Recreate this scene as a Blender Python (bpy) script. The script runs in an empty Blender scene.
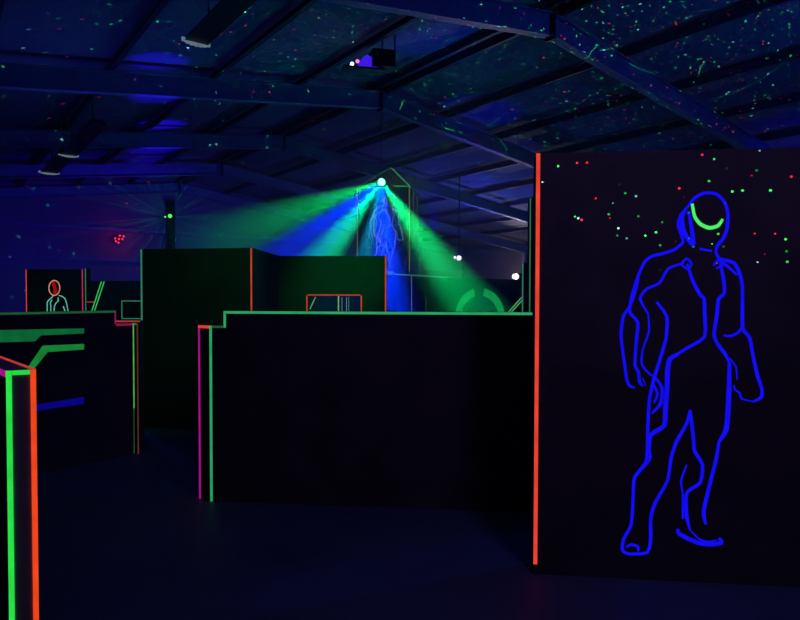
import bpy, bmesh, math, random
from mathutils import Vector, Matrix
random.seed(4)
scn = bpy.context.scene
COL = scn.collection

# ------------------------------------------------------------------ camera
F = 624.0; CAMH = 1.6
cam_d = bpy.data.cameras.new('camera'); cam = bpy.data.objects.new('camera', cam_d); COL.objects.link(cam)
cam_d.sensor_width = 36.0; cam_d.lens = 36.0 * F / 800.0; cam_d.clip_end = 300; cam_d.clip_start = 0.05
CM = (Matrix.Translation((0, 0, CAMH)) @ Matrix.Rotation(math.radians(90 - 1.38), 4, 'X') @ Matrix.Rotation(0.0020, 4, 'Z'))
cam.matrix_world = CM
scn.camera = cam

# ------------------------------------------------------------------ world, exposure
w = bpy.data.worlds.new('world'); scn.world = w; w.use_nodes = True
w.node_tree.nodes['Background'].inputs[0].default_value = (0, 0, 0, 1)
w.node_tree.nodes['Background'].inputs[1].default_value = 0
vs = scn.view_settings
vs.view_transform = 'Standard'; vs.look = 'None'; vs.gamma = 1; vs.exposure = 0; vs.use_curve_mapping = False
scn.cycles.use_denoising = True
scn.cycles.max_bounces = 4; scn.cycles.diffuse_bounces = 2; scn.cycles.volume_bounces = 0
scn.cycles.volume_step_rate = 1.0
scn.cycles.sample_clamp_indirect = 1.0

# building axes: A runs down the length of the hall, B across it; wp(d, s) = point on the plan
A = Vector((-.5958, .8031)); B = Vector((.8031, .5958))
RIDGE = 8.455; SLOPE = 0.1334
def wp(d, s, z=0.0):
    v = B * d + A * s
    return Vector((v.x, v.y, z))
def roof_z(d, off=0.0):
    return CAMH + 4.80 - SLOPE * abs(d - RIDGE) + off

# pixel -> place
def ray(px, py):
    return (CM.to_3x3() @ Vector(((px - 400) / F, -(py - 310) / F, -1))).normalized()
def at(px, py, Y):
    r = ray(px, py); return Vector((0, 0, CAMH)) + r * (Y / r.y)
def onplane(px, py, p0, n):
    r = ray(px, py); o = Vector((0, 0, CAMH)); return o + r * ((Vector(p0) - o).dot(n) / r.dot(n))

# ------------------------------------------------------------------ lights
def aim(o, loc, target):
    o.location = loc
    o.rotation_euler = (Vector(target) - Vector(loc)).to_track_quat('-Z', 'Y').to_euler()
def point(name, loc, col, watt, size=0.1):
    l = bpy.data.lights.new(name, 'POINT'); l.color = col; l.energy = watt; l.shadow_soft_size = size
    o = bpy.data.objects.new(name, l); COL.objects.link(o); o.location = loc; return o
def spot(name, loc, target, col, watt, deg, blend=.6, size=.05):
    l = bpy.data.lights.new(name, 'SPOT'); l.color = col; l.energy = watt; l.shadow_soft_size = size
    l.spot_size = math.radians(deg); l.spot_blend = blend
    o = bpy.data.objects.new(name, l); COL.objects.link(o); aim(o, loc, target); return o

BLUE = (0.03, 0.05, 1.0); UV = (0.10, 0.06, 1.0); GREEN = (0.0, 1.0, 0.22)
TEAL = (0.03, 0.16, 1.0)
# blue floods of the hall
spot('hall_flood', (1.5, 0.5, 4.0), (8.0, 5.0, 8.0), (0.04, 0.075, 1.0), 125, 112, .7, .3)
point('hall_flood', (7.5, 6.5, 3.2), (0.02, 0.08, 1.0), 190, .2)
spot('hall_flood', (-3.0, 5.0, 3.6), (-3.0, 8.0, 9.0), (0.03, 0.02, 1.0), 26, 150, .5, .3)
point('hall_flood', (-5.5, 11.0, 3.0), (0.06, 0.03, 1.0), 30, .3)
spot('hall_flood', (-6.5, 18.5, 2.6), (-11.5, 24, 2.5), (0.035, 0.0, 1.0), 440, 125, .8, .3)
point('hall_flood', (3.0, 24.0, 2.6), (0.09, 0.13, 1.0), 300, .3)
spot('floor_flood', (1.4, 1.0, 3.2), (1.6, 4.4, .9), (0.27, 0.20, 1.0), 62.0, 125, 1, .3)
spot('floor_flood', (-.3, 1.5, 3.2), (-1.6, 6.5, 0), (0.22, 0.18, 1.0), 14.0, 80, 1, .3)
spot('added_wash', (.6, 5.7, 3.4), at(345, 274, 8.6), (0, 1, .2), 250, 27, 1, .1)  # added unseen green spot, stands in for beam glow on the window wall
spot('added_wash', (.1, 9.3, 3.0), at(336, 300, 11.0), (.02, .22, 1), 160, 40, 1, .1)  # added unseen blue spot to brighten the panel behind the opening
spot('added_wash', (-.6, 5.4, 3.2), at(190, 290, 7.4), (0, 1, .25), 45, 50, 1, .1)  # added unseen green spot to tint the large blank wall
# washes that reach the roof between the frames
def roof_wash(px, py, col, watt, deg, side=-1, drop=4.0, blend=.8):
    nrm = Vector((B.x * SLOPE * side, B.y * SLOPE * side, 1)).normalized()
    t = onplane(px, py, wp(RIDGE, 0, roof_z(RIDGE, .19)), nrm); spot('roof_wash', t - Vector((0, 0, drop)), t, col, watt, deg, blend)
VB = (0.02, 0.0, 1.0)
roof_wash(158, 62, VB, 520, 18); roof_wash(156, 97, VB, 400, 20); roof_wash(162, 125, VB, 900, 20); roof_wash(152, 150, VB, 420, 26); roof_wash(148, 160, VB, 300, 26)
roof_wash(476, 178, VB, 320, 20, 1); roof_wash(477, 187, VB, 320, 18, 1); roof_wash(472, 208, VB, 260, 18, 1)
roof_wash(435, 30, VB, 130, 34, 1); roof_wash(482, 112, VB, 160, 34, 1)
spot('roof_wash', (13.0, 9.0, 2.2), (11.3, 13.2, 5.6), (0.02, 0.0, 1.0), 1200, 45, .9)
spot('wall_wash', (3.0, 17.0, 1.4), (2.62, 18.9, 1.25), VB, 60, 40, .9)

# laser star projectors: the same little dots a scanner throws on whatever it meets
def star_nodes(l, scale, radius, keep, strength):
    l.use_nodes = True; nt = l.node_tree; N = nt.nodes; L = nt.links
    em = [n for n in N if n.type == 'EMISSION'][0]
    tc = N.new('ShaderNodeTexCoord')
    vo = N.new('ShaderNodeTexVoronoi'); vo.voronoi_dimensions = '3D'; vo.feature = 'F1'
    vo.inputs['Scale'].default_value = scale
    L.new(tc.outputs['Normal'], vo.inputs['Vector'])
    lt = N.new('ShaderNodeMath'); lt.operation = 'LESS_THAN'; lt.inputs[1].default_value = radius
    L.new(vo.outputs['Distance'], lt.inputs[0])
    sp = N.new('ShaderNodeSeparateColor'); L.new(vo.outputs['Color'], sp.inputs[0])
    k = N.new('ShaderNodeMath'); k.operation = 'LESS_THAN'; k.inputs[1].default_value = keep
    L.new(sp.outputs[0], k.inputs[0])
    p = N.new('ShaderNodeMath'); p.operation = 'POWER'; p.inputs[1].default_value = 1.2
    L.new(sp.outputs[2], p.inputs[0])
    m = N.new('ShaderNodeMath'); m.operation = 'MULTIPLY'; L.new(lt.outputs[0], m.inputs[0]); L.new(k.outputs[0], m.inputs[1])
    m1 = N.new('ShaderNodeMath'); m1.operation = 'MULTIPLY'; L.new(m.outputs[0], m1.inputs[0]); L.new(p.outputs[0], m1.inputs[1])
    m2 = N.new('ShaderNodeMath'); m2.operation = 'MULTIPLY'; L.new(m1.outputs[0], m2.inputs[0]); m2.inputs[1].default_value = strength
    cr = N.new('ShaderNodeValToRGB'); cr.color_ramp.interpolation = 'CONSTANT'
    e = cr.color_ramp.elements; e[0].position = 0; e[0].color = (0.04, 1, 0.15, 1); e[1].position = .52; e[1].color = (1, .03, .08, 1)
    x = e.new(.85); x.color = (.25, .9, .8, 1)
    L.new(sp.outputs[1], cr.inputs[0]); L.new(cr.outputs[0], em.inputs[0]); L.new(m2.outputs[0], em.inputs[1])
s1 = spot('laser_star_projector', (-1.6, -0.6, 2.3), (1.6, 3.2, 4.15), (1, 1, 1), 2500, 54, .1, 0)
star_nodes(s1.data, 96, .11, .95, 16)
s2 = spot('laser_star_projector', (6.2, 7.2, 2.6), (7.2, 10.6, 5.6), (1, 1, 1), 2500, 118, .5, 0)
star_nodes(s2.data, 60, .15, .95, 2.4)
s3 = spot('laser_star_projector', (0.2, 9.2, 2.6), (-1.0, 13.0, 6.0), (1, 1, 1), 1500, 130, .5, 0)
star_nodes(s3.data, 36, .12, .9, 6)

# laser strokes: narrow spots whose pattern is one bright bent line
def stroke_light(px, py, d_plane_target, length_deg, tilt, bend, col, power, src):
    tgt = d_plane_target
    o = spot('laser_line_projector', src, tgt, (1, 1, 1), 1500, 14, 0, 0)
    o.rotation_euler = (Vector(tgt) - Vector(src)).to_track_quat('-Z', 'Y').to_matrix().to_4x4().to_euler()
    o.rotation_euler = ((Vector(tgt) - Vector(src)).to_track_quat('-Z', 'Y').to_matrix() @ Matrix.Rotation(tilt, 3, 'Z')).to_euler()
    l = o.data; l.use_nodes = True; nt = l.node_tree; N = nt.nodes; L = nt.links
    em = [n for n in N if n.type == 'EMISSION'][0]
    tc = N.new('ShaderNodeTexCoord'); s = N.new('ShaderNodeSeparateXYZ'); L.new(tc.outputs['Normal'], s.inputs[0])
    def M(op, a, b=None):
        n = N.new('ShaderNodeMath'); n.operation = op
        for i, v in enumerate((a, b)):
            if v is None: continue
            if isinstance(v, (int, float)): n.inputs[i].default_value = v
            else: L.new(v, n.inputs[i])
        return n.outputs[0]
    X = s.outputs[0]; Yy = s.outputs[1]
    curve = M('MULTIPLY', M('MULTIPLY', X, X), bend)
    dist = M('ABSOLUTE', M('SUBTRACT', Yy, curve))
    on = M('LESS_THAN', dist, 0.0016)
    half = math.radians(length_deg) / 2
    inx = M('LESS_THAN', M('ABSOLUTE', X), half)
    L.new(M('MULTIPLY', M('MULTIPLY', on, inx), power * .12), em.inputs[1])
    em.inputs[0].default_value = (*col, 1)
    return o

# ------------------------------------------------------------------ materials
def principled(name, col, rough=.7, metal=0.0, noise=None, bump=None, spec=.3):
    m = bpy.data.materials.new(name); m.use_nodes = True; nt = m.node_tree; N = nt.nodes; L = nt.links
    b = N['Principled BSDF']; b.inputs['Base Color'].default_value = (*col, 1); b.inputs['Roughness'].default_value = rough
    b.inputs['Metallic'].default_value = metal; b.inputs['Specular IOR Level'].default_value = spec
    if noise:
        sc, amt = noise
        tc = N.new('ShaderNodeTexCoord'); no = N.new('ShaderNodeTexNoise'); no.inputs['Scale'].default_value = sc
        no.inputs['Detail'].default_value = 5
        L.new(tc.outputs['Object'], no.inputs['Vector'])
        cr = N.new('ShaderNodeValToRGB'); e = cr.color_ramp.elements
        e[0].position = .3; e[0].color = (*[c * (1 - amt) for c in col], 1); e[1].position = .7; e[1].color = (*[c * (1 + amt) for c in col], 1)
        L.new(no.outputs['Fac'], cr.inputs[0]); L.new(cr.outputs[0], b.inputs['Base Color'])
        if bump:
            bu = N.new('ShaderNodeBump'); bu.inputs['Strength'].default_value = bump; bu.inputs['Distance'].default_value = .01
            L.new(no.outputs['Fac'], bu.inputs['Height']); L.new(bu.outputs[0], b.inputs['Normal'])
    return m
def srgb(r, g, b):
    f = lambda c: (c / 255) / 12.92 if c / 255 <= .04045 else ((c / 255 + .055) / 1.055) ** 2.4
    return (f(r), f(g), f(b))
def fluo(name, rgb, strength=1.0):
    """fluorescent tape or paint: it gives off its own light under the black lights"""
    m = bpy.data.materials.new(name); m.use_nodes = True; N = m.node_tree.nodes; L = m.node_tree.links
    b = N['Principled BSDF']; c = srgb(*rgb)
    b.inputs['Base Color'].default_value = (*[x * .1 for x in c], 1); b.inputs['Roughness'].default_value = .6
    b.inputs['Specular IOR Level'].default_value = 0.1
    tc = N.new('ShaderNodeTexCoord'); no = N.new('ShaderNodeTexNoise'); no.inputs['Scale'].default_value = 9; no.inputs['Detail'].default_value = 3
    L.new(tc.outputs['Object'], no.inputs['Vector'])
    mr = N.new('ShaderNodeMapRange'); mr.inputs[1].default_value = .3; mr.inputs[2].default_value = .7
    mr.inputs[3].default_value = .82 * strength; mr.inputs[4].default_value = 1.12 * strength
    L.new(no.outputs['Fac'], mr.inputs[0])
    b.inputs['Emission Color'].default_value = (*c, 1); L.new(mr.outputs[0], b.inputs['Emission Strength'])
    return m
def emit(name, rgb, strength):
    m = bpy.data.materials.new(name); m.use_nodes = True; N = m.node_tree.nodes
    b = N['Principled BSDF']; b.inputs['Base Color'].default_value = (.05, .05, .05, 1)
    b.inputs['Emission Color'].default_value = (*rgb, 1); b.inputs['Emission Strength'].default_value = strength
    return m
M_board = principled('black_painted_board', (.066, .045, .036), .75, noise=(3.0, .25), bump=.15)
M_board_far = principled('black_painted_board_fine', (.05, .045, .035), .8, noise=(2.0, .2))
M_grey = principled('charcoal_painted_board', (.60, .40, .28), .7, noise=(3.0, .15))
M_floor = principled('dark_floor', (.10, .12, .16), .55, noise=(.6, .3), bump=.1)
M_steel = principled('grey_painted_steel', (.24, .32, .40), .55, noise=(3, .15))
M_purlin = principled('dark_purlin_steel', (.06, .06, .08), .6)
M_wall = principled('hall_wall_cladding', (.30, .28, .32), .8, noise=(.5, .15))
M_black = principled('black_metal', (.015, .015, .018), .5)
# roof sheet with fine corrugation running down the slope
M_roof = principled('roof_sheet', (.24, .27, .31), .8, spec=.1)
nt = M_roof.node_tree; N = nt.nodes; L = nt.links
geo = N.new('ShaderNodeNewGeometry'); mp = N.new('ShaderNodeMapping'); mp.inputs['Rotation'].default_value = (0, 0, -math.atan2(A.y, A.x))
wv = N.new('ShaderNodeTexWave'); wv.inputs['Scale'].default_value = 1.3; wv.bands_direction = 'X'
bu = N.new('ShaderNodeBump'); bu.inputs['Strength'].default_value = .12; bu.inputs['Distance'].default_value = .02
L.new(geo.outputs['Position'], mp.inputs[0]); L.new(mp.outputs[0], wv.inputs[0]); L.new(wv.outputs['Fac'], bu.inputs['Height']); L.new(bu.outputs[0], N['Principled BSDF'].inputs['Normal'])

RED = fluo('fluo_red', (232, 66, 48)); ORANGE = fluo('fluo_orange', (240, 70, 30)); LIME = fluo('fluo_lime', (40, 222, 72))
MAG = fluo('fluo_magenta', (165, 20, 130)); GRN = fluo('fluo_green', (42, 160, 98)); GRN_DIM = fluo('fluo_green_dim', (28, 84, 48))  # dim green holds the step tape's angle dimming, also the left wall's dark tape
BLUEP = fluo('fluo_blue_paint', (18, 12, 235), 1.05); SMILE = fluo('fluo_smile', (80, 245, 110))
ORED = fluo('fluo_dull_red', (180, 60, 45)); TEALP = fluo('fluo_teal', (48, 120, 92)); PGRN = fluo('fluo_pale_green', (95, 175, 120))
BAND1 = fluo('paint_dark_green', (12, 98, 52)); BAND2 = fluo('paint_green', (22, 128, 52)); BANDB = fluo('paint_deep_blue', (8, 4, 120))
PINK = fluo('fluo_pink', (190, 40, 90)); PALE = fluo('fluo_pale', (120, 170, 110)); FIG2 = fluo('fluo_violet_blue', (100, 120, 235))
FIG3 = fluo('fluo_aqua', (95, 190, 165)); PEACH = fluo('fluo_peach', (225, 140, 110)); DRED = fluo('fluo_deep_red', (150, 8, 18))
LGRN = fluo('fluo_leaf_green', (60, 200, 95)); RING = fluo('paint_ring_green', (16, 140, 72)); BLUEG = fluo('fluo_grey_blue', (110, 130, 150))
YEL = fluo('fluo_dull_yellow', (95, 120, 65)); MAG2 = fluo('fluo_dim_magenta', (130, 20, 70)); GRN4 = fluo('fluo_bright_leaf', (80, 170, 70))
M_pale = fluo('frayed_white_end', (92, 112, 122))
OLIVE = fluo('fluo_olive_dim', (40, 74, 32)); BROWN = fluo('fluo_brown_dim', (84, 44, 34))

# ------------------------------------------------------------------ mesh helpers
def link(name, bm, mat, parent=None, loc=None):
    me = bpy.data.meshes.new(name); bmesh.ops.recalc_face_normals(bm, faces=bm.faces); bm.to_mesh(me); bm.free()
    me.materials.append(mat)
    o = bpy.data.objects.new(name, me); COL.objects.link(o)
    if parent is not None:
        o.parent = parent; o.matrix_parent_inverse = Matrix.Translation(parent.location).inverted()
    return o
def box_pts(bm, o, ex, ey, ez):
    """box from a corner and three edge vectors"""
    o = Vector(o); ex = Vector(ex); ey = Vector(ey); ez = Vector(ez)
    v = [bm.verts.new(o + ex * i + ey * j + ez * k) for k in (0, 1) for j in (0, 1) for i in (0, 1)]
    for f in ((0, 1, 3, 2), (4, 6, 7, 5), (0, 4, 5, 1), (2, 3, 7, 6), (0, 2, 6, 4), (1, 5, 7, 3)): bm.faces.new([v[i] for i in f])
def prism(bm, pts, z0, z1):
    b = [bm.verts.new((p[0], p[1], z0)) for p in pts]; t = [bm.verts.new((p[0], p[1], z1)) for p in pts]
    bm.faces.new(b[::-1]); bm.faces.new(t); n = len(pts)
    for i in range(n): bm.faces.new((b[i], b[(i + 1) % n], t[(i + 1) % n], t[i]))
def slab(bm, poly, n, th):
    """flat 3D polygon given a thickness along n"""
    n = Vector(n); a = [bm.verts.new(p) for p in poly]; b = [bm.verts.new(Vector(p) + n * th) for p in poly]
    bm.faces.new(a); bm.faces.new(b[::-1]); k = len(poly)
    for i in range(k): bm.faces.new((a[i], a[(i + 1) % k], b[(i + 1) % k], b[i]))
def tube(bm, p, q, r, seg=10):
    p = Vector(p); q = Vector(q); d = (q - p).normalized(); u = d.orthogonal().normalized(); v = d.cross(u)
    a = [bm.verts.new(p + (u * math.cos(2 * math.pi * i / seg) + v * math.sin(2 * math.pi * i / seg)) * r) for i in range(seg)]
    b = [bm.verts.new(q + (u * math.cos(2 * math.pi * i / seg) + v * math.sin(2 * math.pi * i / seg)) * r) for i in range(seg)]
    bm.faces.new(a[::-1]); bm.faces.new(b)
    for i in range(seg): bm.faces.new((a[i], a[(i + 1) % seg], b[(i + 1) % seg], b[i]))
def thing(name, label, cat, loc=(0, 0, 0), group=None):
    o = bpy.data.objects.new(name, None); COL.objects.link(o); o.location = loc
    o['label'] = label; o['category'] = cat
    if group: o['group'] = group
    return o
def struct(name, bm, mat):
    o = link(name, bm, mat); o['kind'] = 'structure'; return o
def tag(o, label): o['label'] = label; return o

TAPE = 0.025
def strip(parent, p, q, side, n, mat, width=TAPE, name='edge_tape', label=None, th=.003):
    """tape along p-q lying on a face with normal n, its width going towards side"""
    p = Vector(p); q = Vector(q); n = Vector(n).normalized(); side = Vector(side).normalized()
    bm = bmesh.new(); box_pts(bm, p + n * .0005, q - p, side * width, n * th)
    o = link(name, bm, mat, parent)
    if label: o['label'] = label
    return o
def ribbon(bm, pts, widths, n, th=.002, smooth=3):
    """painted line of varying width through 3D points on a plane of normal n"""
    n = Vector(n).normalized(); P = [Vector(p) for p in pts]
    if isinstance(widths, (int, float)): widths = [widths] * len(P)
    if smooth > 1 and len(P) > 2:
        Q = []; Wd = []
        for i in range(len(P) - 1):
            p0 = P[max(i - 1, 0)]; p1 = P[i]; p2 = P[i + 1]; p3 = P[min(i + 2, len(P) - 1)]
            for k in range(smooth):
                t = k / smooth
                c = .5 * ((2 * p1) + (p2 - p0) * t + (2 * p0 - 5 * p1 + 4 * p2 - p3) * t * t + (3 * p1 - p0 - 3 * p2 + p3) * t ** 3)
                l = p1.lerp(p2, t); Q.append(l.lerp(c, .7)); Wd.append(widths[i] * (1 - t) + widths[i + 1] * t)
        Q.append(P[-1]); Wd.append(widths[-1]); P = Q; widths = Wd
    L_ = []
    for i, p in enumerate(P):
        d = (P[min(i + 1, len(P) - 1)] - P[max(i - 1, 0)]).normalized(); s = n.cross(d).normalized() * widths[i] / 2
        L_.append([bm.verts.new(p + s + n * .0006), bm.verts.new(p - s + n * .0006), bm.verts.new(p - s + n * (.0006 + th)), bm.verts.new(p + s + n * (.0006 + th))])
    for a, b in zip(L_, L_[1:]):
        for i in range(4): bm.faces.new((a[i], a[(i + 1) % 4], b[(i + 1) % 4], b[i]))
    bm.faces.new(L_[0]); bm.faces.new(L_[-1][::-1])

# ------------------------------------------------------------------ the hall
D0, D1, S0, S1 = -8.1, 24.95, -9.0, 27.51
bm = bmesh.new(); prism(bm, [wp(D0, S0), wp(D1, S0), wp(D1, S1), wp(D0, S1)], -.2, 0); struct('floor', bm, M_floor)
bm = bmesh.new()
for d0, d1 in ((D0, RIDGE), (RIDGE, D1)):
    a = [wp(d0, S0, roof_z(d0, .2)), wp(d1, S0, roof_z(d1, .2)), wp(d1, S1, roof_z(d1, .2)), wp(d0, S1, roof_z(d0, .2))]
    slab(bm, a, (0, 0, 1), .06)
struct('ceiling', bm, M_roof)
def hall_wall(name, p, q, n, tops):
    bm = bmesh.new(); pts = [Vector((p.x, p.y, 0)), Vector((q.x, q.y, 0))] + tops
    slab(bm, pts, n, .15); return struct(name, bm, M_wall)
A3 = Vector((A.x, A.y, 0)); B3 = Vector((B.x, B.y, 0))
hall_wall('wall_back', wp(D0, S1), wp(D1, S1), A3, [wp(D1, S1, roof_z(D1, .2)), wp(RIDGE, S1, roof_z(RIDGE, .2)), wp(D0, S1, roof_z(D0, .2))])
hall_wall('wall_front', wp(D0, S0), wp(D1, S0), -A3, [wp(D1, S0, roof_z(D1, .2)), wp(RIDGE, S0, roof_z(RIDGE, .2)), wp(D0, S0, roof_z(D0, .2))])
hall_wall('wall_right', wp(D1, S0), wp(D1, S1), B3, [wp(D1, S1, roof_z(D1, .2)), wp(D1, S0, roof_z(D1, .2))])
hall_wall('wall_left', wp(D0, S0), wp(D0, S1), -B3, [wp(D0, S1, roof_z(D0, .2)), wp(D0, S0, roof_z(D0, .2))])
# girts across the end wall and the side wall, eaves beam
for i, (z, h) in enumerate(((2.95, .12), (4.2, .12))):
    bm = bmesh.new(); box_pts(bm, wp(D0, S1 - .10, z), wp(D1, S1 - .10) - wp(D0, S1 - .10), A3 * .10, (0, 0, h)); struct('trim_%d' % (i + 1), bm, M_steel)
bm = bmesh.new(); box_pts(bm, wp(D1 - .12, S0, roof_z(D1) - .25), wp(D1 - .12, S1) - wp(D1 - .12, S0), B3 * .12, (0, 0, .22)); struct('trim_3', bm, M_steel)

# portal frames
ORD = ['nearest', 'second', 'third', 'fourth', 'farthest']
def rafter(s, k):
    base = wp(RIDGE, s, roof_z(RIDGE) - .4)
    lab = ['grey steel roof rafter nearest the camera, crossing the top of the picture', 'second steel roof rafter from the camera, reaching the orange taped panel top',
           'third steel roof rafter from the camera, its bend above the left of the green light', 'fourth steel roof rafter from the camera, faint above the dark double panel',
           'last steel roof rafter, tight against the far end wall'][k]
    t = thing('steel_rafter', lab, 'roof beam', base, 'steel rafters under the roof')
    for sg, dend in ((-1, D0 + .05), (1, D1 - .15)):
        bm = bmesh.new()
        fl = .018; wdt = .17; dep = .385
        def seg(off0, off1, half):
            a0 = wp(RIDGE, s - half, roof_z(RIDGE, off0)); a1 = wp(dend, s - half, roof_z(dend, off0))
            box_pts(bm, a0, a1 - a0, A3 * (2 * half), (0, 0, off1 - off0))
        seg(-.006 - fl, -.006, wdt / 2); seg(-dep, -.006 - fl, .006); seg(-dep - fl, -dep, wdt / 2)
        link('rafter_arm', bm, M_steel, t)
    bm = bmesh.new(); box_pts(bm, wp(RIDGE - .02, s - .10, roof_z(RIDGE) - .46), B3 * .04, A3 * .2, (0, 0, .44)); link('splice_plate', bm, M_black, t)
    if k < 4:
        for sg, d in ((1, D1 - .32),):
            bm = bmesh.new(); box_pts(bm, wp(d, s - .09, 0), B3 * .16, A3 * .18, (0, 0, roof_z(D1) - .45)); link('column', bm, M_steel, t)
for k in range(5): rafter(7.11 + 5.1 * k - (.12 if k == 4 else 0), k)
# purlins run the length of the hall on top of the rafters
NUM = ['first', 'second', 'third', 'fourth', 'fifth', 'sixth', 'seventh', 'eighth']
for sg, side in ((-1, 'left'), (1, 'right')):
    for k in range(8):
        d = RIDGE + sg * (.15 + 1.9 * k)
        bm = bmesh.new(); z0 = roof_z(d)
        h = .19 - .03
        box_pts(bm, wp(d - .006, S0 + .1, z0), B3 * .012, wp(0, S1 - S0 - .2), (0, 0, h))
        box_pts(bm, wp(d - .006, S0 + .1, z0), B3 * (.075 * sg), wp(0, S1 - S0 - .2), (0, 0, .012))
        box_pts(bm, wp(d, S0 + .1, z0 + h - .012), B3 * (-.075 * sg), wp(0, S1 - S0 - .2), (0, 0, .012))
        o = link('roof_purlin', bm, M_purlin); o['label'] = '%s dark purlin from the ridge on the %s roof slope' % (NUM[k], side)
        o['category'] = 'purlin'; o['group'] = 'purlins under the roof sheets'
# centre column of the end wall
cpt = onplane(168, 300, wp(0, S1 - .3), A3)
bm = bmesh.new(); box_pts(bm, (cpt.x, cpt.y, 0), B3 * .32, A3 * .18, (0, 0, 5.6)); o = link('wall_column', bm, M_black)
o['label'] = 'dark upright steel column in the middle of the far end wall'; o['category'] = 'column'

# ------------------------------------------------------------------ partitions
def vec(p, z=0.0): return Vector((p[0], p[1], z))
def run(p, q):
    d = Vector((q[0] - p[0], q[1] - p[1], 0)); L_ = d.length; d.normalize(); n = Vector((d.y, -d.x, 0)); return d, n, L_
def board(parent, p, q, h, th, mat, name='panel', z0=0.0):
    d, n, L_ = run(p, q); bm = bmesh.new(); box_pts(bm, vec(p, z0), d * L_, -n * th, (0, 0, h - z0)); return link(name, bm, mat, parent)
UP = Vector((0, 0, 1))
def px_z(px, py, p):                    # height seen at a pixel row above a plan point
    r = ray(px, py); return CAMH + r.z / r.y * p[1]

# --- tall panel on the right with the big blue figure
P0 = (.768, 3.544); P1 = (3.6, 3.233)
d, n, L_ = run(P0, P1); RH = 2.40
tall = thing('partition_panel', 'tall black panel with a large glowing blue figure and orange left edge', 'partition', (2.1, 3.4, 0))
board(tall, P0, P1, RH, .15, M_board)
zb = px_z(535, 564, P0)
strip(tall, vec(P0, zb), vec(P0, RH), d, n, RED, .0215, label='bright orange-red tape up the left edge')
FIG = [
 (3.3, [(687.1,207.6),(694.4,198),(704.5,193),(716,194),(724.3,201.8),(727.8,213.4),(727,228),(723.4,238),(717.6,245.3),(715.6,251)]),
 (3.0, [(687,207.6),(680.7,214.8),(677.8,225),(681.3,235),(682.8,242.4),(674,249.7),(663,253.5),(652.3,256),(645,261.3),(639.2,273),(635,285),(631.5,297),(629.5,307),(623.2,316.5),(621,334),(622.5,350),(624.7,365),(627,380.7),(630.4,386.4),(634.9,387.5)]),
 (4.2, [(686.5,207.6),(682.0,217.7),(683.2,230),(687.5,238),(693,245.3),(692.3,232.3),(688.6,212)]),
 (3.0, [(681.5,216),(681,226),(684,236)]),
 (3.4, [(638.5,277),(636.2,287),(633,297),(629.5,307.8),(630.5,313.6),(637.7,322.3),(636.8,336.8),(636,344.8),(634.9,365),(638.3,371.8),(639.4,381.9),(642.8,386)]),
 (1.6, [(642.5,378),(645.5,385.5)]),
 (2.8, [(684,263),(668.2,268.6),(659.5,283),(646.5,288.9),(640,299),(648,313.6)]),
 (2.0, [(648,313.6),(649,331),(642.8,349),(641.6,363.9),(648.4,372.9),(655,377.4)]),
 (3.4, [(655,377.4),(661.9,387.5),(660.8,403),(651.8,413.4)]),
 (2.6, [(680,265),(686.5,258.5),(691.5,264),(687.5,269),(681.5,265)]),
 (3.4, [(687,264),(693,281.6),(700,294.7),(704,299),(704.5,313.6),(704.5,336.8),(687,348),(676,355)]),
 (4.8, [(678,354),(669.8,359),(667.5,369.5),(667,387.5),(665.3,410),(664,425.8),(650.6,434.8),(648.4,449.8),(649,459),(637,473.8)]),
 (3.4, [(656.6,302),(666.8,316.5),(666.2,336.8),(665,342.5),(659.6,360.5),(654,378.5),(649.5,398.8),(648,421),(647.3,449.8),(646,462),(637,473.8),(633.8,480.5),(632.6,507.5),(630.8,525.5),(623.6,539),(622.3,550),(629,553.8),(647,552.5),(650.6,539),(650.6,518.8),(655,503),(667.5,480.5),(671,458),(676.5,441.5),(686.6,423.5),(690,410)]),
 (3.0, [(654,385),(657.4,394),(654,403)]),
 (3.0, [(626,547),(631,544.5),(638,546.5),(638,551)]),
 (3.6, [(690,410),(692,425.8),(693.6,441),(694.5,451),(702.4,464.8),(700,482.8),(686.6,492.9),(686.6,516.5),(690,530)]),
 (1.8, [(690,530),(699,539),(708,541.5),(717,540)]),
 (2.0, [(686.6,464.8),(681,480.5),(682.8,494)]),
 (3.4, [(682.8,494),(682.8,518.8)]),
 (3.8, [(719,441.5),(715.9,460),(709,487),(703.5,512),(705.8,524.4)]),
 (4.4, [(677.6,528.9),(679.5,534),(696.8,542.4),(710,544.3),(721.6,542.5),(719,537.8)]),
 (3.4, [(699.6,248.8),(711.8,251)]),
 (3.4, [(715.6,251),(719,258.4),(733.6,262.8),(739.4,273),(742.3,287.4),(742.3,325),(744,331),(749.6,338),(753,356),(757.5,376),(762,389.8),(760.9,397.6),(753,401.5)]),
 (1.8, [(753,401.5),(741.8,398.8),(739.5,393),(735,389.8),(733.9,385)]),
 (3.0, [(742.3,326.6),(737.5,333),(730,336),(723.4,335.3)]),
 (3.4, [(719,258.4),(723.4,278.7),(724.3,293),(718.5,299),(717,313.6),(714,333.9),(717,343),(724.9,353.8),(729.4,362.8)]),
 (4.8, [(729.4,362.8),(729,387.5),(728,410),(726,430),(719,441.5)]),
 (1.8, [(729.4,358),(736,367),(737,379.6)]),
 (2.6, [(713.5,265.5),(718,260),(724,264.5),(716,268.5)]),
 (3.0, [(719,259.5),(727,266),(737,275)]),
]
FIG_SMILE = [(692,203.8),(694.4,216.3),(700,224),(708.9,227.9),(717.6,225.9),(722.5,219.2)]
p0 = vec(P0, 0); bm = bmesh.new()
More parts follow.
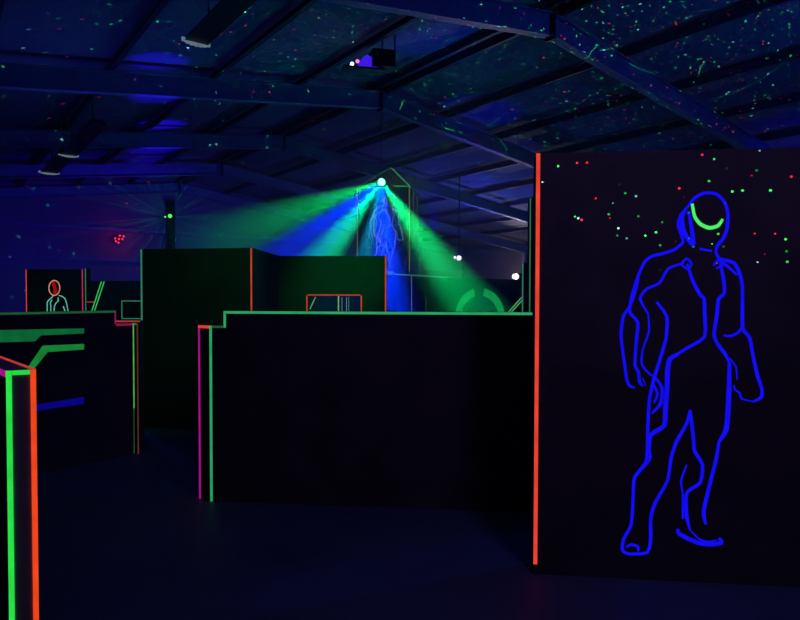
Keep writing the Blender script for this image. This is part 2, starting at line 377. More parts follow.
for wd, pts in FIG:
    q = [onplane(x, y, p0, n) for x, y in pts]
    k = len(q); ws = [.92 * wd / F * 3.5 * (0.92 + .16 * random.random()) for _ in q]; ws[0] *= .7; ws[-1] *= .6
    ribbon(bm, q, ws, n, th=.0012)
fg = link('painted_figure', bm, BLUEP, tall); fg['label'] = 'glowing blue line drawing of a standing armoured figure'
bm = bmesh.new(); ribbon(bm, [onplane(x, y, p0, n) + n * .002 for x, y in FIG_SMILE], [w_ / F * 3.5 for w_ in (2.6, 3.0, 3.4, 3.6, 3.4, 2.4)], n, th=.0012, smooth=5)
tag(link('painted_smile', bm, SMILE, tall), 'glowing green curved smile inside the blue head outline')

# --- low central wall with stepped end
C0 = (-1.464, 4.79); C1 = (-1.352, 4.782); C2 = (1.086, 4.542)
d, n, L_ = run(C1, C2); CH = 1.474; CL = 1.362
low = thing('partition_wall', 'low black wall with green taped top edge across the middle of the picture', 'partition', (0, 4.7, 0))
board(low, C1, C2, CH, .13, M_board)
Cb = (-1.571, 4.860)
bm = bmesh.new(); prism(bm, [C0, (C1[0] - .001, C1[1]), (C1[0] - .001, 4.92), (-1.47, 4.97), Cb], 0, CL); link('end_post', bm, M_board, low)
cz = lambda p, py, px: px_z(px, py, p)
e1 = Vector((C0[0] - Cb[0], C0[1] - Cb[1], 0)).normalized(); ne = Vector((e1.y, -e1.x, 0))
if ne.y > 0: ne = -ne
e2 = Vector((C1[0] - C0[0], C1[1] - C0[1], 0)).normalized(); n2 = Vector((e2.y, -e2.x, 0))
strip(low, vec(C0, .002), vec(C0, CL), e2, n2, GRN, .019, label='green tape up the front corner of the end post')
strip(low, vec(Cb, .002), vec(Cb, CL - .02), e1, ne, MAG, .018, label='magenta tape up the back corner of the end post')
strip(low, vec(Cb, CL), vec(C0, CL), -UP, ne, RED, .022, label='short orange-red tape across the end post top')
strip(low, vec(C0, CL) + e2 * .022, vec(C1, CL), -UP, n2, GRN_DIM, .018, label='dark green tape on the step, toned down for its angle')  # dimness of the turned face is put into the tape colour
strip(low, vec(C1, CL - .015), vec(C1, CH), d, n, GRN, .018)
strip(low, vec(C1, CH) + d * .018, vec(C2, CH), -UP, n, GRN, .019, label='green tape along the top edge')

# --- tall narrow-looking panel behind the right end of the low wall
T0 = (1.066, 5.15); T1 = (3.2, 5.0); d, n, L_ = run(T0, T1)
t2 = thing('partition_panel', 'dark panel with thin pale green edge squeezed beside the orange tape', 'partition', (2.1, 5.1, 0))
board(t2, T0, T1, 2.40, .12, M_board_far)
strip(t2, vec(T0, .05), vec(T0, 2.40), d, n, TEALP, .008)

# --- near wall end on the left
N0 = Vector((-1.868, 2.95, 0)); e = Vector((.902, .431, 0)).normalized(); wdir = Vector((-.674, .738, 0)).normalized(); th = .124
NH = 1.237
near = thing('partition_wall', 'nearest low wall end with lime and orange tape at the left border', 'partition', tuple(N0))
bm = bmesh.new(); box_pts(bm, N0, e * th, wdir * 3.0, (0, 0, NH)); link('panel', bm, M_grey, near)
nn = Vector((e.y, -e.x, 0))
strip(near, N0, N0 + UP * NH, e, nn, LIME, .0235, label='lime green tape up the near corner')
strip(near, N0 + e * th, N0 + e * th + UP * NH, -e, nn, ORANGE, .0235, label='orange tape up the far corner')
strip(near, N0 + e * .026 + UP * NH, N0 + e * (th - .026) + UP * NH, -UP, nn, LIME, .022, label='lime green tape across the end top')
strip(near, N0 + UP * NH, N0 + wdir * 3 + UP * NH, -UP, Vector((-wdir.y, wdir.x, 0)), MAG, .03, label='magenta tape along the near top edge')
strip(near, N0 + e * th + UP * NH, N0 + e * th + wdir * 3 + UP * NH, -e, UP, ORED, .02, label='dull red tape along the far top edge')

# --- left middle wall with painted bands
L0 = (-4.37, 4.17); L1 = (-2.664, 6.214); d, n, L_ = run(L0, L1); LH = 1.443
Ls = 3 * 0
left = thing('partition_wall', 'low black wall on the left painted with green bands and a blue bar', 'partition', (-3.4, 5.1, 0))
ps = onplane(116, 330, vec(L0), n); stp = (ps - vec(L0)).dot(d); LL = 1.313
bm = bmesh.new(); box_pts(bm, vec(L0), d * stp, -n * .13, (0, 0, LH)); box_pts(bm, vec(L0) + d * stp, d * (L_ - stp), -n * .13, (0, 0, LL)); link('panel', bm, M_board, left)
strip(left, vec(L0, LH), vec(L0, LH) + d * stp, -UP, n, GRN_DIM, .02, label='dark green tape along the top edge')
strip(left, vec(L0, LL) + d * stp, vec(L0, LH) + d * stp, -d, n, MAG2, .014)
strip(left, vec(L0, LL) + d * stp, vec(L0, LL) + d * L_, -UP, n, MAG2, .022, label='dim magenta tape on the lower step')
strip(left, vec(L0, LL) + d * stp - n * .13, vec(L0, LL) + d * L_ - n * .13, n, UP, MAG2, .016, label='dull red tape along the back of the step')
bands = [(BAND1, [(-30,330.6),(84,328.4),(84,333.5),(41,335.4),(35,341.3),(-30,343.2)], 'dark green painted band'),
         (BAND2, [(42.6,345.6),(84,343.9),(84,349.5),(47.7,352),(33,370),(28,367)], 'green painted band bent down like an arrow'),
         (BANDB, [(34,405),(84,396.8),(84,404),(34,411)], 'deep blue painted bar')]
for m_, pl, lb in bands:
    bm = bmesh.new(); slab(bm, [onplane(x, y, vec(L0), n) + n * .0006 for x, y in pl], n, .0015); tag(link('painted_band', bm, m_, left), lb)
# narrow end post of that wall
E0 = at(132.6, 400, 6.24); E1 = at(138.6, 400, 6.22); d, n, L_ = run(E0, E1)
post = thing('end_post', 'slim black post with green and brown tape closing the left low wall', 'post', (E0.x, E0.y, 0))
bm = bmesh.new(); box_pts(bm, vec(E0), d * L_, -n * .03, (0, 0, LL)); link('post_body', bm, M_board, post)
zc = px_z(133, 408, E0)
strip(post, vec(E0, .002), vec(E0, zc), d, n, OLIVE, .02, label='dim green lower tape')
strip(post, vec(E0, zc), vec(E0, LL), d, n, GRN4, .024, label='bright green upper tape')
strip(post, vec(E1, .002), vec(E1, LL), -d, n, BROWN, .014, label='brown-red tape')
strip(post, vec(E0, LL) + d * .024, vec(E1, LL) - d * .014, -UP, n, TEALP, .018)

# --- dark double panel in the middle distance
HM = 2.14
Q0 = (-3.105, 7.48); Q1 = (-1.705, 7.20); Q2 = (-1.67, 8.68); Q3 = (-.19, 8.64)
big = thing('partition_wall', 'large blank black wall with teal left edge and orange right edge', 'partition', (-2.4, 7.1, 0))
board(big, Q0, Q1, HM, .12, M_board_far)
d, n, L_ = run(Q0, Q1)
strip(big, vec(Q0, .03), vec(Q0, HM), d, n, TEALP, .02, label='teal tape up the left edge')
strip(big, vec(Q1, .9), vec(Q1, HM), -d, n, ORED, .02, label='orange-red tape up the right edge')
dd, nn2, l2 = run(Q1, Q2)
bm = bmesh.new(); box_pts(bm, vec(Q1) + dd * .125, dd * (l2 - .126), -nn2 * .12, (0, 0, HM)); link('return_panel', bm, M_board_far, big)
win = thing('partition_wall', 'black wall with a low red-framed opening in front of the green beams', 'partition', (-.9, 8.1, 0))
d, n, L_ = run(Q2, Q3)
wl = (onplane(307.6, 300, vec(Q2), n) - vec(Q2)).dot(d); wr = (onplane(360.6, 300, vec(Q2), n) - vec(Q2)).dot(d)
wt = onplane(334, 295.6, vec(Q2), n).z; wb = .95
bm = bmesh.new()
box_pts(bm, vec(Q2), d * wl, -n * .12, (0, 0, HM)); box_pts(bm, vec(Q2) + d * wr, d * (L_ - wr), -n * .12, (0, 0, HM))
box_pts(bm, vec(Q2, wt) + d * wl, d * (wr - wl), -n * .12, (0, 0, HM - wt)); box_pts(bm, vec(Q2) + d * wl, d * (wr - wl), -n * .12, (0, 0, wb))
link('panel', bm, M_board_far, win)
strip(win, vec(Q3, .03), vec(Q3, HM), -d, n, ORED, .02, label='dull red tape up the right edge')
strip(win, vec(Q2, wt) + d * wl, vec(Q2, wt) + d * wr, UP, n, ORED, .016, label='red tape over the opening')
for q_ in (wl, wr):
    strip(win, vec(Q2, wb) + d * q_, vec(Q2, wt) + d * q_, -d if q_ == wl else d, n, ORED, .018, label='red tape beside the opening')

# pale lined panel seen through the opening
def line_on(parent, a, b, plane_p, nrm, wpx, mat, Y, name='painted_line', label=None):
    bm = bmesh.new(); ribbon(bm, [onplane(*a, plane_p, nrm), onplane(*b, plane_p, nrm)], wpx / F * Y, nrm, smooth=1)
    o = link(name, bm, mat, parent)
    if label: o['label'] = label
    return o
v0 = at(300, 300, 11.0); v1 = at(372, 300, 11.0); d, n, L_ = run(v0, v1)
inner = thing('partition_panel', 'dark panel with thin pale lines seen through the red-framed opening', 'partition', (-1.0, 11.0, 0))
board(inner, v0, v1, 1.74, .1, M_board_far)
for a, b, m_, w_ in (((315.5,297),(310,309),PALE,.8), ((338.5,296),(338.5,312),PALE,1.2), ((342,297),(342,312),BLUEG,.5), ((346.5,297),(346.5,312),BLUEG,.6), ((348.7,297),(348.7,312),TEALP,.7)):
    line_on(inner, a, b, vec(v0), n, w_, m_, 11)

# --- platform and tower behind
HM = 2.10
PL = [(-1.35, 12.53), (1.305, 16.96), (.45, 17.9), (-2.3, 17.9), (-2.3, 13.2)]
plat = thing('platform', 'raised dark platform with pale taped rim under the lit tower', 'platform', (-.5, 15.5, 0))
bm = bmesh.new(); prism(bm, PL, 0, HM); link('platform_body', bm, M_board_far, plat)
d, n, L_ = run(PL[0], PL[1])
strip(plat, vec(PL[0], HM), vec(PL[1], HM), -UP, n, TEALP, .035, label='pale teal tape along the rim')
line_on(plat, (411.5, 275), (411.5, 315), vec(PL[0]), n, .9, BLUEG, 15)
line_on(plat, (426, 297), (426, 315), vec(PL[0]), n, .5, TEALP, 15)
TY = 15.35
tow = thing('tower', 'peaked tower on the platform with a violet-blue figure under the beams', 'tower', (-.4, TY, HM))
tl = at(357, 187, TY); tr = at(410, 186, TY); ap = at(391, 167, TY)
n = Vector((0, -1, 0)); bl = Vector((tl.x, TY, HM + .001)); br = Vector((tr.x, TY, HM + .001))
bm = bmesh.new(); slab(bm, [bl, br, tr, ap, tl], (0, 1, 0), .1); link('front_panel', bm, M_board_far, tow)
bs = Vector((.50, 16.75, 0)); sdir = (bs - Vector((tr.x, TY + .1, 0)))
bm = bmesh.new(); box_pts(bm, (tr.x - .1, TY + .1, HM + .001), (.1, 0, 0), sdir, (0, 0, tr.z - HM)); link('side_panel', bm, M_board_far, tow)
def tl_line(a, b, w_, m_, lb=None):
    bm = bmesh.new(); ribbon(bm, [onplane(*a, (0, TY, 0), n), onplane(*b, (0, TY, 0), n)], w_ / F * TY, n, smooth=1)
    o = link('edge_tape', bm, m_, tow)
    if lb: o['label'] = lb
tl_line((357.3, 188), (357.3, 272), .9, YEL); tl_line((409.4, 187), (409.4, 272), .9, YEL)
tl_line((357, 187.5), (375, 187.6), .8, YEL); tl_line((393, 186), (410, 186.3), .8, LGRN, 'bright green tape at the shoulder')
tl_line((364, 183.4), (390.6, 168), .5, TEALP); tl_line((391.4, 168), (409.4, 185.6), .6, PGRN)
sn = Vector((sdir.y, -sdir.x, 0)).normalized()
for x, y0, y1, m_ in ((413.5, 190, 235, BLUEG), (417.3, 196, 228, BLUEG)):
    bm = bmesh.new(); ribbon(bm, [onplane(x, y0, tr, sn), onplane(x, y1, tr, sn)], .02, sn, smooth=1); link('edge_tape', bm, m_, tow)
bm = bmesh.new()
for wd, pts in FIG:
    q = [onplane(370 + (x - 620) * .232, 193 + (y - 191) * .225, (0, TY, 0), n) for x, y in pts]
    ribbon(bm, q, .6 / F * TY, n, smooth=2)
tag(link('painted_figure', bm, FIG2, tow), 'thin violet-blue outline of a standing figure')

# --- far wall with the green ring
G0 = (1.14, 17.55); G1 = (6.2, 22.35); d, n, L_ = run(G0, G1)
ringw = thing('partition_wall', 'far dark wall painted with a broken green ring', 'partition', (3.6, 20.0, 0))
board(ringw, G0, G1, HM, .12, M_board_far)
def arc_px(a0, a1, cx=479.8, cy=317, rx0=18.5, rx1=25, ry0=21, ry1=29, k=14):
    o_ = [(cx + rx1 * math.cos(a0 + (a1 - a0) * i / k), cy - ry1 * math.sin(a0 + (a1 - a0) * i / k)) for i in range(k + 1)]
    i_ = [(cx + rx0 * math.cos(a0 + (a1 - a0) * i / k), cy - ry0 * math.sin(a0 + (a1 - a0) * i / k)) for i in range(k + 1)]
    return o_, i_
for a0, a1 in ((math.radians(-70), math.radians(80)), (math.radians(104), math.radians(250))):
    o_, i_ = arc_px(a0, a1); bm = bmesh.new()
    O = [onplane(x, y, vec(G0), n) + n * .001 for x, y in o_]; I = [onplane(x, y, vec(G0), n) + n * .001 for x, y in i_]
    for i in range(len(O) - 1): slab(bm, [O[i], O[i + 1], I[i + 1], I[i]], n, .003)
    link('painted_arc', bm, RING, ringw)

# --- panel with leaning green lines near the orange edge
R0 = (1.915, 9.80); R1 = (3.9, 9.5); d, n, L_ = run(R0, R1)
rp = thing('partition_panel', 'dark panel with green left edge in front of the ring wall', 'partition', (2.9, 9.6, 0))
board(rp, R0, R1, HM, .12, M_board_far)
strip(rp, vec(R0, .03), vec(R0, HM), d, n, TEALP, .018)
# low ramp side with two leaning lines
k0 = at(505, 310, 11.0); k1 = at(524, 310, 11.0); d, n, L_ = run(k0, k1)
kp = thing('ramp_screen', 'small sloping dark screen with a green diagonal edge beside the ring', 'screen', (k0.x, k0.y, 0))
a_ = onplane(507, 314, vec(k0), n); b_ = onplane(524, 294.5, vec(k0), n)
bm = bmesh.new(); slab(bm, [vec(k0), vec(k1), Vector((b_.x, b_.y, b_.z)), Vector((a_.x, a_.y, a_.z))], -n, .08); link('panel', bm, M_board_far, kp)
line_on(kp, (508.5, 312), (524, 294.8), vec(k0), n, .9, PGRN, 11); line_on(kp, (510.5, 313), (524, 298.3), vec(k0), n, .9, LGRN, 11)

# --- far left panels
W0 = at(26, 290, 14.3); W1 = at(83, 290, 14.3); d, n, L_ = run(W0, W1)
fp = thing('partition_panel', 'far dark panel with a small figure whose face glows red', 'partition', (-8, 14.3, 0))
topz = px_z(50, 269.3, W0)
board(fp, W0, W1, topz, .12, M_board_far)
strip(fp, vec(W0, .05), vec(W0, topz), d, n, RED, .017, label='red tape up the left edge')
strip(fp, vec(W1, .05), vec(W1, topz), -d, n, PINK, .022, label='pink tape up the right edge')
def fpl(pts, w_, m_, lb, smooth=3):
    bm = bmesh.new(); ribbon(bm, [onplane(30 + x / 11.28, 260 + y / 11.28, vec(W0), n) for x, y in pts], w_ / F * 14.3, n, smooth=smooth); return bm
bm = bmesh.new()
for pts in ([(195,590),(195,480),(210,455),(245,425),(262,400)], [(325,400),(360,410),(395,435),(415,500),(432,590)], [(235,590),(235,520),(230,480),(250,450)],
            [(272,590),(275,530),(290,490),(325,455)], [(375,520),(400,590)], [(318,420),(318,460)]):
    ribbon(bm, [onplane(30 + x / 11.28, 260 + y / 11.28, vec(W0), n) for x, y in pts], .9 / F * 14.3, n)
tag(link('painted_figure', bm, FIG3, fp), 'aqua outline of shoulders and chest')
bm = bmesh.new()
ov = [(275 + 62 * math.sin(a), 315 - 85 * math.cos(a)) for a in [2 * math.pi * i / 16 for i in range(17)]]
ribbon(bm, [onplane(30 + x / 11.28, 260 + y / 11.28, vec(W0), n) for x, y in ov], .95 / F * 14.3, n, smooth=1)
tag(link('painted_head', bm, PEACH, fp), 'peach outline of a head')
bm = bmesh.new(); slab(bm, [onplane(30 + x / 11.28, 260 + y / 11.28, vec(W0), n) + n * .001 for x, y in [(255,245),(275,245),(300,310),(305,370),(275,395),(262,360),(268,320),(250,290)]], n, .002)
tag(link('painted_face', bm, DRED, fp), 'deep red half face')
X0 = at(85.2, 290, 14.2); X1 = at(141, 290, 14.2); d, n, L_ = run(X0, X1)
lp = thing('partition_panel', 'lower far dark panel with two leaning green lines', 'partition', (-6.5, 14.2, 0))
lz = px_z(110, 281.0, X0); ez = px_z(86, 268.5, X0)
board(lp, X0, X1, lz, .12, M_board_far)
bm = bmesh.new(); box_pts(bm, vec(X0), d * .07, -n * .12, (0, 0, ez)); link('end_post', bm, M_board_far, lp)
strip(lp, vec(X0, .05), vec(X0, ez), d, n, TEALP, .02)
for a, b in (((101.5, 281.5), (91.5, 312)), ((104.2, 281.5), (94.2, 312))): line_on(lp, a, b, vec(X0), n, .95, LGRN, 14.2, label='leaning bright green line')
line_on(lp, (87, 302), (94, 302), vec(X0), n, .8, ORED, 14.2)
# teal outlined crate board nearer the big wall
Z0 = at(121.5, 310, 10.5); Z1 = at(141.5, 310, 10.5); d, n, L_ = run(Z0, Z1)
zz1 = px_z(130, 300.5, Z0); zp = thing('partition_block', 'small dark block outlined in teal left of the large blank wall', 'block', (Z0.x, Z0.y, 0))
board(zp, Z0, Z1, zz1, .4, M_board_far, 'block_body')
strip(zp, vec(Z0, zz1), vec(Z1, zz1), -UP, n, TEALP, .016); strip(zp, vec(Z0, px_z(130, 319, Z0)), vec(Z1, px_z(130, 319, Z0)), UP, n, TEALP, .014)
strip(zp, vec(Z0, px_z(130, 319, Z0)), vec(Z0, zz1), d, n, TEALP, .014)
# low wall just behind the step, only its red taped top shows
Y0 = at(112, 330, 7.0); Y1 = at(140.2, 330, 7.0); d, n, L_ = run(Y0, Y1); yz = px_z(130, 320.6, Y0)
yp = thing('partition_wall', 'low wall with dull red top tape just behind the magenta step', 'partition', (Y0.x, Y0.y, 0))
board(yp, Y0, Y1, yz, .1, M_board_far); strip(yp, vec(Y0, yz), vec(Y1, yz), -UP, n, ORED, .014)

# ------------------------------------------------------------------ lamps and effect lights
def bx(bm, c, sx, sy, sz, rot=0.0):
    R = Matrix.Rotation(rot, 3, 'Z'); ex = R @ Vector((sx, 0, 0)); ey = R @ Vector((0, sy, 0)); c = Vector(c)
    box_pts(bm, c - ex / 2 - ey / 2 - Vector((0, 0, sz / 2)), ex, ey, (0, 0, sz))
# beam effect light hanging from the second rafter
FX = at(381.5, 181.5, 14.78)
beam = thing('beam_light', 'small bright cyan beam light hanging in front of the tower top', 'stage light', tuple(FX))
bm = bmesh.new(); bx(bm, FX + Vector((0, .14, .05)), .26, .20, .24); link('housing', bm, M_black, beam)
bm = bmesh.new(); zt = roof_z(RIDGE) - .47; tube(bm, FX + Vector((0, .14, .17)), Vector((FX.x, FX.y + .14, zt)), .006); link('hanging_rod', bm, M_black, beam)
bm = bmesh.new(); bmesh.ops.create_uvsphere(bm, u_segments=16, v_segments=10, radius=.085, matrix=Matrix.Translation(FX + Vector((0, .02, -.01))) @ Matrix.Diagonal((1, .5, 1, 1)))
tag(link('lens', bm, emit('cyan_lens', (.18, 1.0, .75), 6.0), beam), 'glowing cyan-white lens')
FO = FX + Vector((0, -.09, -.02))
def beam_spot(px, py, dy, col, watt, deg, blend=1.0):
    t = at(px, py, FX.y + dy); spot('beam_light_ray', FO, t, col, watt * 2, deg, blend, .03)
G_ = (0.0, 1.0, .20); BL = (0.0, .025, 1.0)
beam_spot(296, 213, -2.0, G_, 3500, 16)
beam_spot(312, 231, -1.5, BL, 11000, 15)
beam_spot(328, 240, -1.2, BL, 6500, 12)
beam_spot(366, 250, -1.0, (0, .4, .8), 4500, 13)
beam_spot(347, 226, -1.0, (0, .9, .36), 5200, 20)
beam_spot(385, 256, -1.4, BL, 15000, 18)
beam_spot(400, 290, -1.4, BL, 2200, 17)
beam_spot(420, 235, -1.3, G_, 6500, 17)
beam_spot(433, 275, -1.5, G_, 700, 18)

# haze that hangs over the far part of the arena
hz = bpy.data.materials.new('haze'); hz.use_nodes = True; N = hz.node_tree.nodes; L = hz.node_tree.links
N.remove(N['Principled BSDF']); vsn = N.new('ShaderNodeVolumeScatter'); geo = N.new('ShaderNodeNewGeometry'); vd = N.new('ShaderNodeVectorMath'); vd.operation = 'DISTANCE'; vd.inputs[1].default_value = (-.2, 12.6, 3.2); L.new(geo.outputs['Position'], vd.inputs[0])
mr = N.new('ShaderNodeMapRange'); mr.inputs[1].default_value = 1.5; mr.inputs[2].default_value = 4.3; mr.inputs[3].default_value = .10; mr.inputs[4].default_value = .002; L.new(vd.outputs['Value'], mr.inputs[0]); L.new(mr.outputs[0], vsn.inputs['Density']); vsn.inputs['Color'].default_value = (1, 1, 1, 1)
L.new(vsn.outputs[0], N['Material Output'].inputs['Volume'])
bm = bmesh.new(); box_pts(bm, (-7.0, 5.4, .4), (11.5, 0, 0), (0, 9.55, 0), (0, 0, 3.95)); hzo = link('haze', bm, hz); hzo['kind'] = 'stuff'
hzo['label'] = 'thin theatrical haze catching the green and blue beams'; hzo['category'] = 'haze'

# moving head near the roof
H0 = at(352, 64, 11.5)
mh = thing('disco_light', 'roof-hung effect light with a small white, red and violet glow', 'stage light', tuple(H0))
dirv = Vector((1, .25, 0)).normalized()
bm = bmesh.new(); bx(bm, H0 + Vector((.55, .1, .10)), .42, .34, .30, .25)
bx(bm, H0 + Vector((.20, .03, -.10)), .75, .30, .03, .25); link('housing', bm, M_black, mh)
bm = bmesh.new(); tube(bm, H0 + Vector((.78, .12, .25)), H0 + Vector((.78, .12, 1.5)), .015); tube(bm, H0 + Vector((.55, .12, .25)), H0 + Vector((.55, .12, 1.5)), .015); link('hanging_rod', bm, M_steel, mh)
bm = bmesh.new(); bmesh.ops.create_uvsphere(bm, u_segments=12, v_segments=8, radius=.035, matrix=Matrix.Translation(H0)); tag(link('lens', bm, emit('white_lens', (.8, 1, .9), 3), mh), 'white lamp tip')
bm = bmesh.new(); bmesh.ops.create_uvsphere(bm, u_segments=12, v_segments=8, radius=.035, matrix=Matrix.Translation(H0 + Vector((.10, 0, .05)))); tag(link('lens', bm, emit('pink_lens', (1, .2, .7), 1.2), mh), 'pink lens')
bm = bmesh.new(); vv = [H0 + Vector((.10, -.03, -.05)), H0 + Vector((.46, .0, -.05)), H0 + Vector((.40, .02, .12)), H0 + Vector((.26, .0, .17)), H0 + Vector((.17, -.02, .08))]
slab(bm, vv, (0, 1, 0), .04); tag(link('glow_wedge', bm, emit('violet_glow', srgb(60, 25, 225), 1.0), mh), 'violet-blue glow beside the lamp tip')  # glow thrown beside the lamp, drawn as an emissive sheet

# lamp hanging on a thin rod at the far right
H1 = at(459, 258, 21.25)
hl = thing('hanging_light', 'small violet-white lamp on a thin rod before the side wall', 'stage light', tuple(H1))
bm = bmesh.new(); tube(bm, H1 + Vector((0, 0, .1)), Vector((H1.x, H1.y, roof_z(14.3))), .02); link('hanging_rod', bm, M_black, hl)
bm = bmesh.new(); bx(bm, H1 + Vector((0, .18, .05)), .3, .25, .25); link('housing', bm, M_black, hl)
bm = bmesh.new(); bmesh.ops.create_icosphere(bm, subdivisions=2, radius=.085, matrix=Matrix.Translation(H1)); bmesh.ops.create_icosphere(bm, subdivisions=1, radius=.05, matrix=Matrix.Translation(H1 + Vector((-.14, 0, .02))))
link('lens', bm, emit('violet_white_lens', (.85, .6, 1), 2.5), hl)
point('hanging_light_glow', H1 + Vector((0, -.35, 0)), (.05, .03, 1), 4, .05)

# white flood on the far right wall
H2 = at(515.5, 276.5, 32.4)
fl = thing('flood_light', 'small warm white flood light glowing low on the far right side wall', 'lamp', tuple(H2))
bm = bmesh.new(); bx(bm, H2 + Vector((.1, .12, .0)), .5, .12, .34, .6); link('housing', bm, M_black, fl)
bm = bmesh.new(); bmesh.ops.create_uvsphere(bm, u_segments=16, v_segments=8, radius=.16, matrix=Matrix.Translation(H2) @ Matrix.Diagonal((1.1, .8, 1.0, 1))); tag(link('lens', bm, emit('warm_white_lens', (1, .88, .72), 4), fl), 'warm white glowing lens')
bm = bmesh.new(); tube(bm, H2 + Vector((.1, .1, 0)), onplane(515.5, 276.5, wp(D1, 0), B3) + Vector((.05, 0, 0)), .03); link('bracket', bm, M_black, fl)
point('flood_light_glow', H2 + Vector((-.5, -.6, .1)), (1, .75, .68), 18, .1)
spot('flood_light_up', H2 + Vector((-.4, -.5, .1)), (6.5, 22, 5.6), (1, .85, .8), 520, 60, .8)

# red cluster and green star on the far end wall
def wall_light(px, py, label, col, lens_rgb, back, name):
    p = onplane(px, py, wp(0, S1 - back), A3); t = thing(name, label, 'stage light', tuple(p))
    return p, t
pr, t = wall_light(119, 239, 'red effect light glowing as a cross of dots on the far end wall', None, None, .3, 'red_laser_light')
bm = bmesh.new(); box_pts(bm, pr - B3 * .13 + A3 * .02 + Vector((0, 0, -.12)), B3 * .26, A3 * .27, (0, 0, .24)); link('housing', bm, M_black, t)
M_redlens = emit('red_lens', (1, .02, .10), 1.6)
for dx, dz in ((0, 0), (.13, .0), (-.15, .02), (.03, .14), (-.02, -.15), (.17, .12), (-.12, -.1)):
    bm = bmesh.new(); bmesh.ops.create_icosphere(bm, subdivisions=2, radius=.038, matrix=Matrix.Translation(pr + B3 * dx + Vector((0, 0, dz)))); link('lens', bm, M_redlens, t)
point('red_laser_glow', pr - A3 * .28, (1, .0, .12), 2.5, .1)
pg, t = wall_light(170, 216, 'green star laser on the centre column of the far end wall', None, None, .42, 'green_laser_light')
bm = bmesh.new(); box_pts(bm, pg - B3 * .1 + A3 * .01 + Vector((0, 0, -.1)), B3 * .2, A3 * .1, (0, 0, .2)); link('housing', bm, M_black, t)
bm = bmesh.new(); bmesh.ops.create_icosphere(bm, subdivisions=2, radius=.085, matrix=Matrix.Translation(pg)); bmesh.ops.create_icosphere(bm, subdivisions=2, radius=.04, matrix=Matrix.Translation(pg - B3 * .2 - Vector((0, 0, .05))))
tag(link('lens', bm, emit('green_lens', (.08, 1, .12), 1.2), t), 'glowing green lens')
gs = point('green_star_glow', pg - A3 * .7, (0, 1, .35), 100, 0)
gl = gs.data; gl.use_nodes = True; N = gl.node_tree.nodes; L = gl.node_tree.links; em = [x for x in N if x.type == 'EMISSION'][0]
gs.rotation_euler = A3.to_track_quat('-Z', 'Y').to_euler()
tc = N.new('ShaderNodeTexCoord'); sx = N.new('ShaderNodeSeparateXYZ'); L.new(tc.outputs['Normal'], sx.inputs[0])
at2 = N.new('ShaderNodeMath'); at2.operation = 'ARCTAN2'; L.new(sx.outputs[1], at2.inputs[0]); L.new(sx.outputs[0], at2.inputs[1])
nz = N.new('ShaderNodeTexNoise'); nz.noise_dimensions = '1D'; nz.inputs['Scale'].default_value = 13; nz.inputs['Detail'].default_value = 2; L.new(at2.outputs[0], nz.inputs['W'])
mr = N.new('ShaderNodeMapRange'); mr.inputs[1].default_value = .52; mr.inputs[2].default_value = .68; mr.inputs[3].default_value = 0; mr.inputs[4].default_value = .13; L.new(nz.outputs[0], mr.inputs[0]); L.new(mr.outputs[0], em.inputs[1])
em.inputs[0].default_value = (.05, 1, .45, 1)

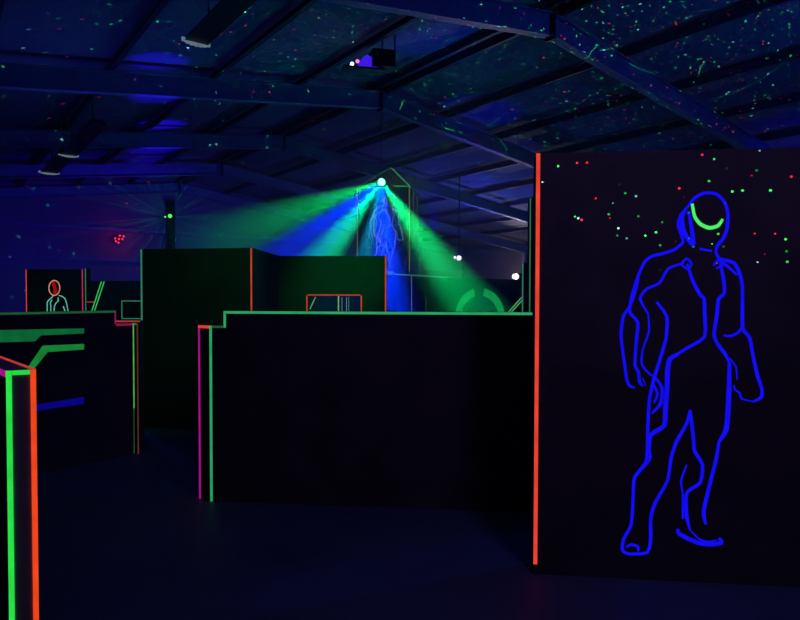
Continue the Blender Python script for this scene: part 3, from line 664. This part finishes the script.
# long dark battens hung from the left roof slope, pale far ends
def batten(px, py, Y, length, w_, label):
    p = at(px, py, Y); dist = (p.x * B.x + p.y * B.y); s_ = p.x * A.x + p.y * A.y
    t = thing('ceiling_batten', label, 'light fitting', tuple(p), 'long dark battens hung under the roof')
    bm = bmesh.new(); o_ = p - A3 * length - B3 * w_ / 2
    v = [(-.5, 0), (.5, 0), (.32, .10), (-.32, .10)]
    a = [bm.verts.new(p + B3 * (u * w_) + UP * z_) for u, z_ in v]; b = [bm.verts.new(p - A3 * length + B3 * (u * w_) + UP * z_) for u, z_ in v]
    bm.faces.new(a); bm.faces.new(b[::-1])
    for i in range(4): bm.faces.new((a[i], a[(i + 1) % 4], b[(i + 1) % 4], b[i]))
    link('batten_body', bm, M_black, t)
    bm = bmesh.new()
    m_ = 12; row = []
    for i in range(m_ + 1):
        u = -.6 + 1.2 * i / m_; sag = -.035 * (1 - (u / .6) ** 2) + .012 * (i % 2)
        row.append((p + B3 * (u * w_) + A3 * .01 + UP * (.02 + sag)))
    for a_, b_ in zip(row, row[1:]): box_pts(bm, a_ - UP * .035, b_ - a_, A3 * -.03, UP * .05)
    tag(link('end_cap', bm, M_pale, t), 'pale frayed end')
    for q_ in (.5, length - .5):
        bm = bmesh.new(); tube(bm, p - A3 * q_ + UP * .1, p - A3 * q_ + UP * (roof_z(dist) - p.z + .15), .01); link('hanger', bm, M_black, t)
batten(196, 43, 8.6, 4.6, .32, 'large dark batten with a pale frayed end hanging at the top left')
batten(68.5, 155.5, 15.0, 3.4, .36, 'small dark batten with pale end under the left roof slope')
batten(49, 173, 17.2, 3.0, .42, 'smallest dark batten, lowest at the left under the roof')

# laser strokes on the roof and rafters
def roofpt(px, py, off=.19):
    # the right roof slope as a plane
    nrm = Vector((B.x * SLOPE, B.y * SLOPE, 1)).normalized(); return onplane(px, py, wp(RIDGE, 0, roof_z(RIDGE, off)), nrm)
SRC = Vector((2.2, 5.6, 2.9))
def stroke(px, py, px2, py2, bend, off=.19, power=10):
    a = roofpt(px, py, off); b = roofpt(px2, py2, off); mid = (a + b) / 2
    q = (mid - SRC).to_track_quat('-Z', 'Y'); v = q.to_matrix().inverted() @ (b - a)
    ang = math.degrees((a - SRC).angle(b - SRC)); stroke_light(0, 0, mid, ang, math.atan2(v.y, v.x), bend, (.06, 1, .3), power, tuple(SRC))
for args in ((697, 76, 704, 60, -7, .19, 14), (584, 57, 600, 48, 0, -.3, 12), (598, 46.5, 622, 46.5, 0, .19, 8), (628, 62, 658, 74, 2, .19, 6), (401, 110, 412, 101, 0, -.3, 14),
             (445, 128, 463, 133, 1, -.3, 14), (487, 127, 501, 117, -1, .19, 8), (500, 133, 509, 150, 0, -.3, 14), (715, 104, 800, 58, 1.5, .19, 2.2)): stroke(*args)
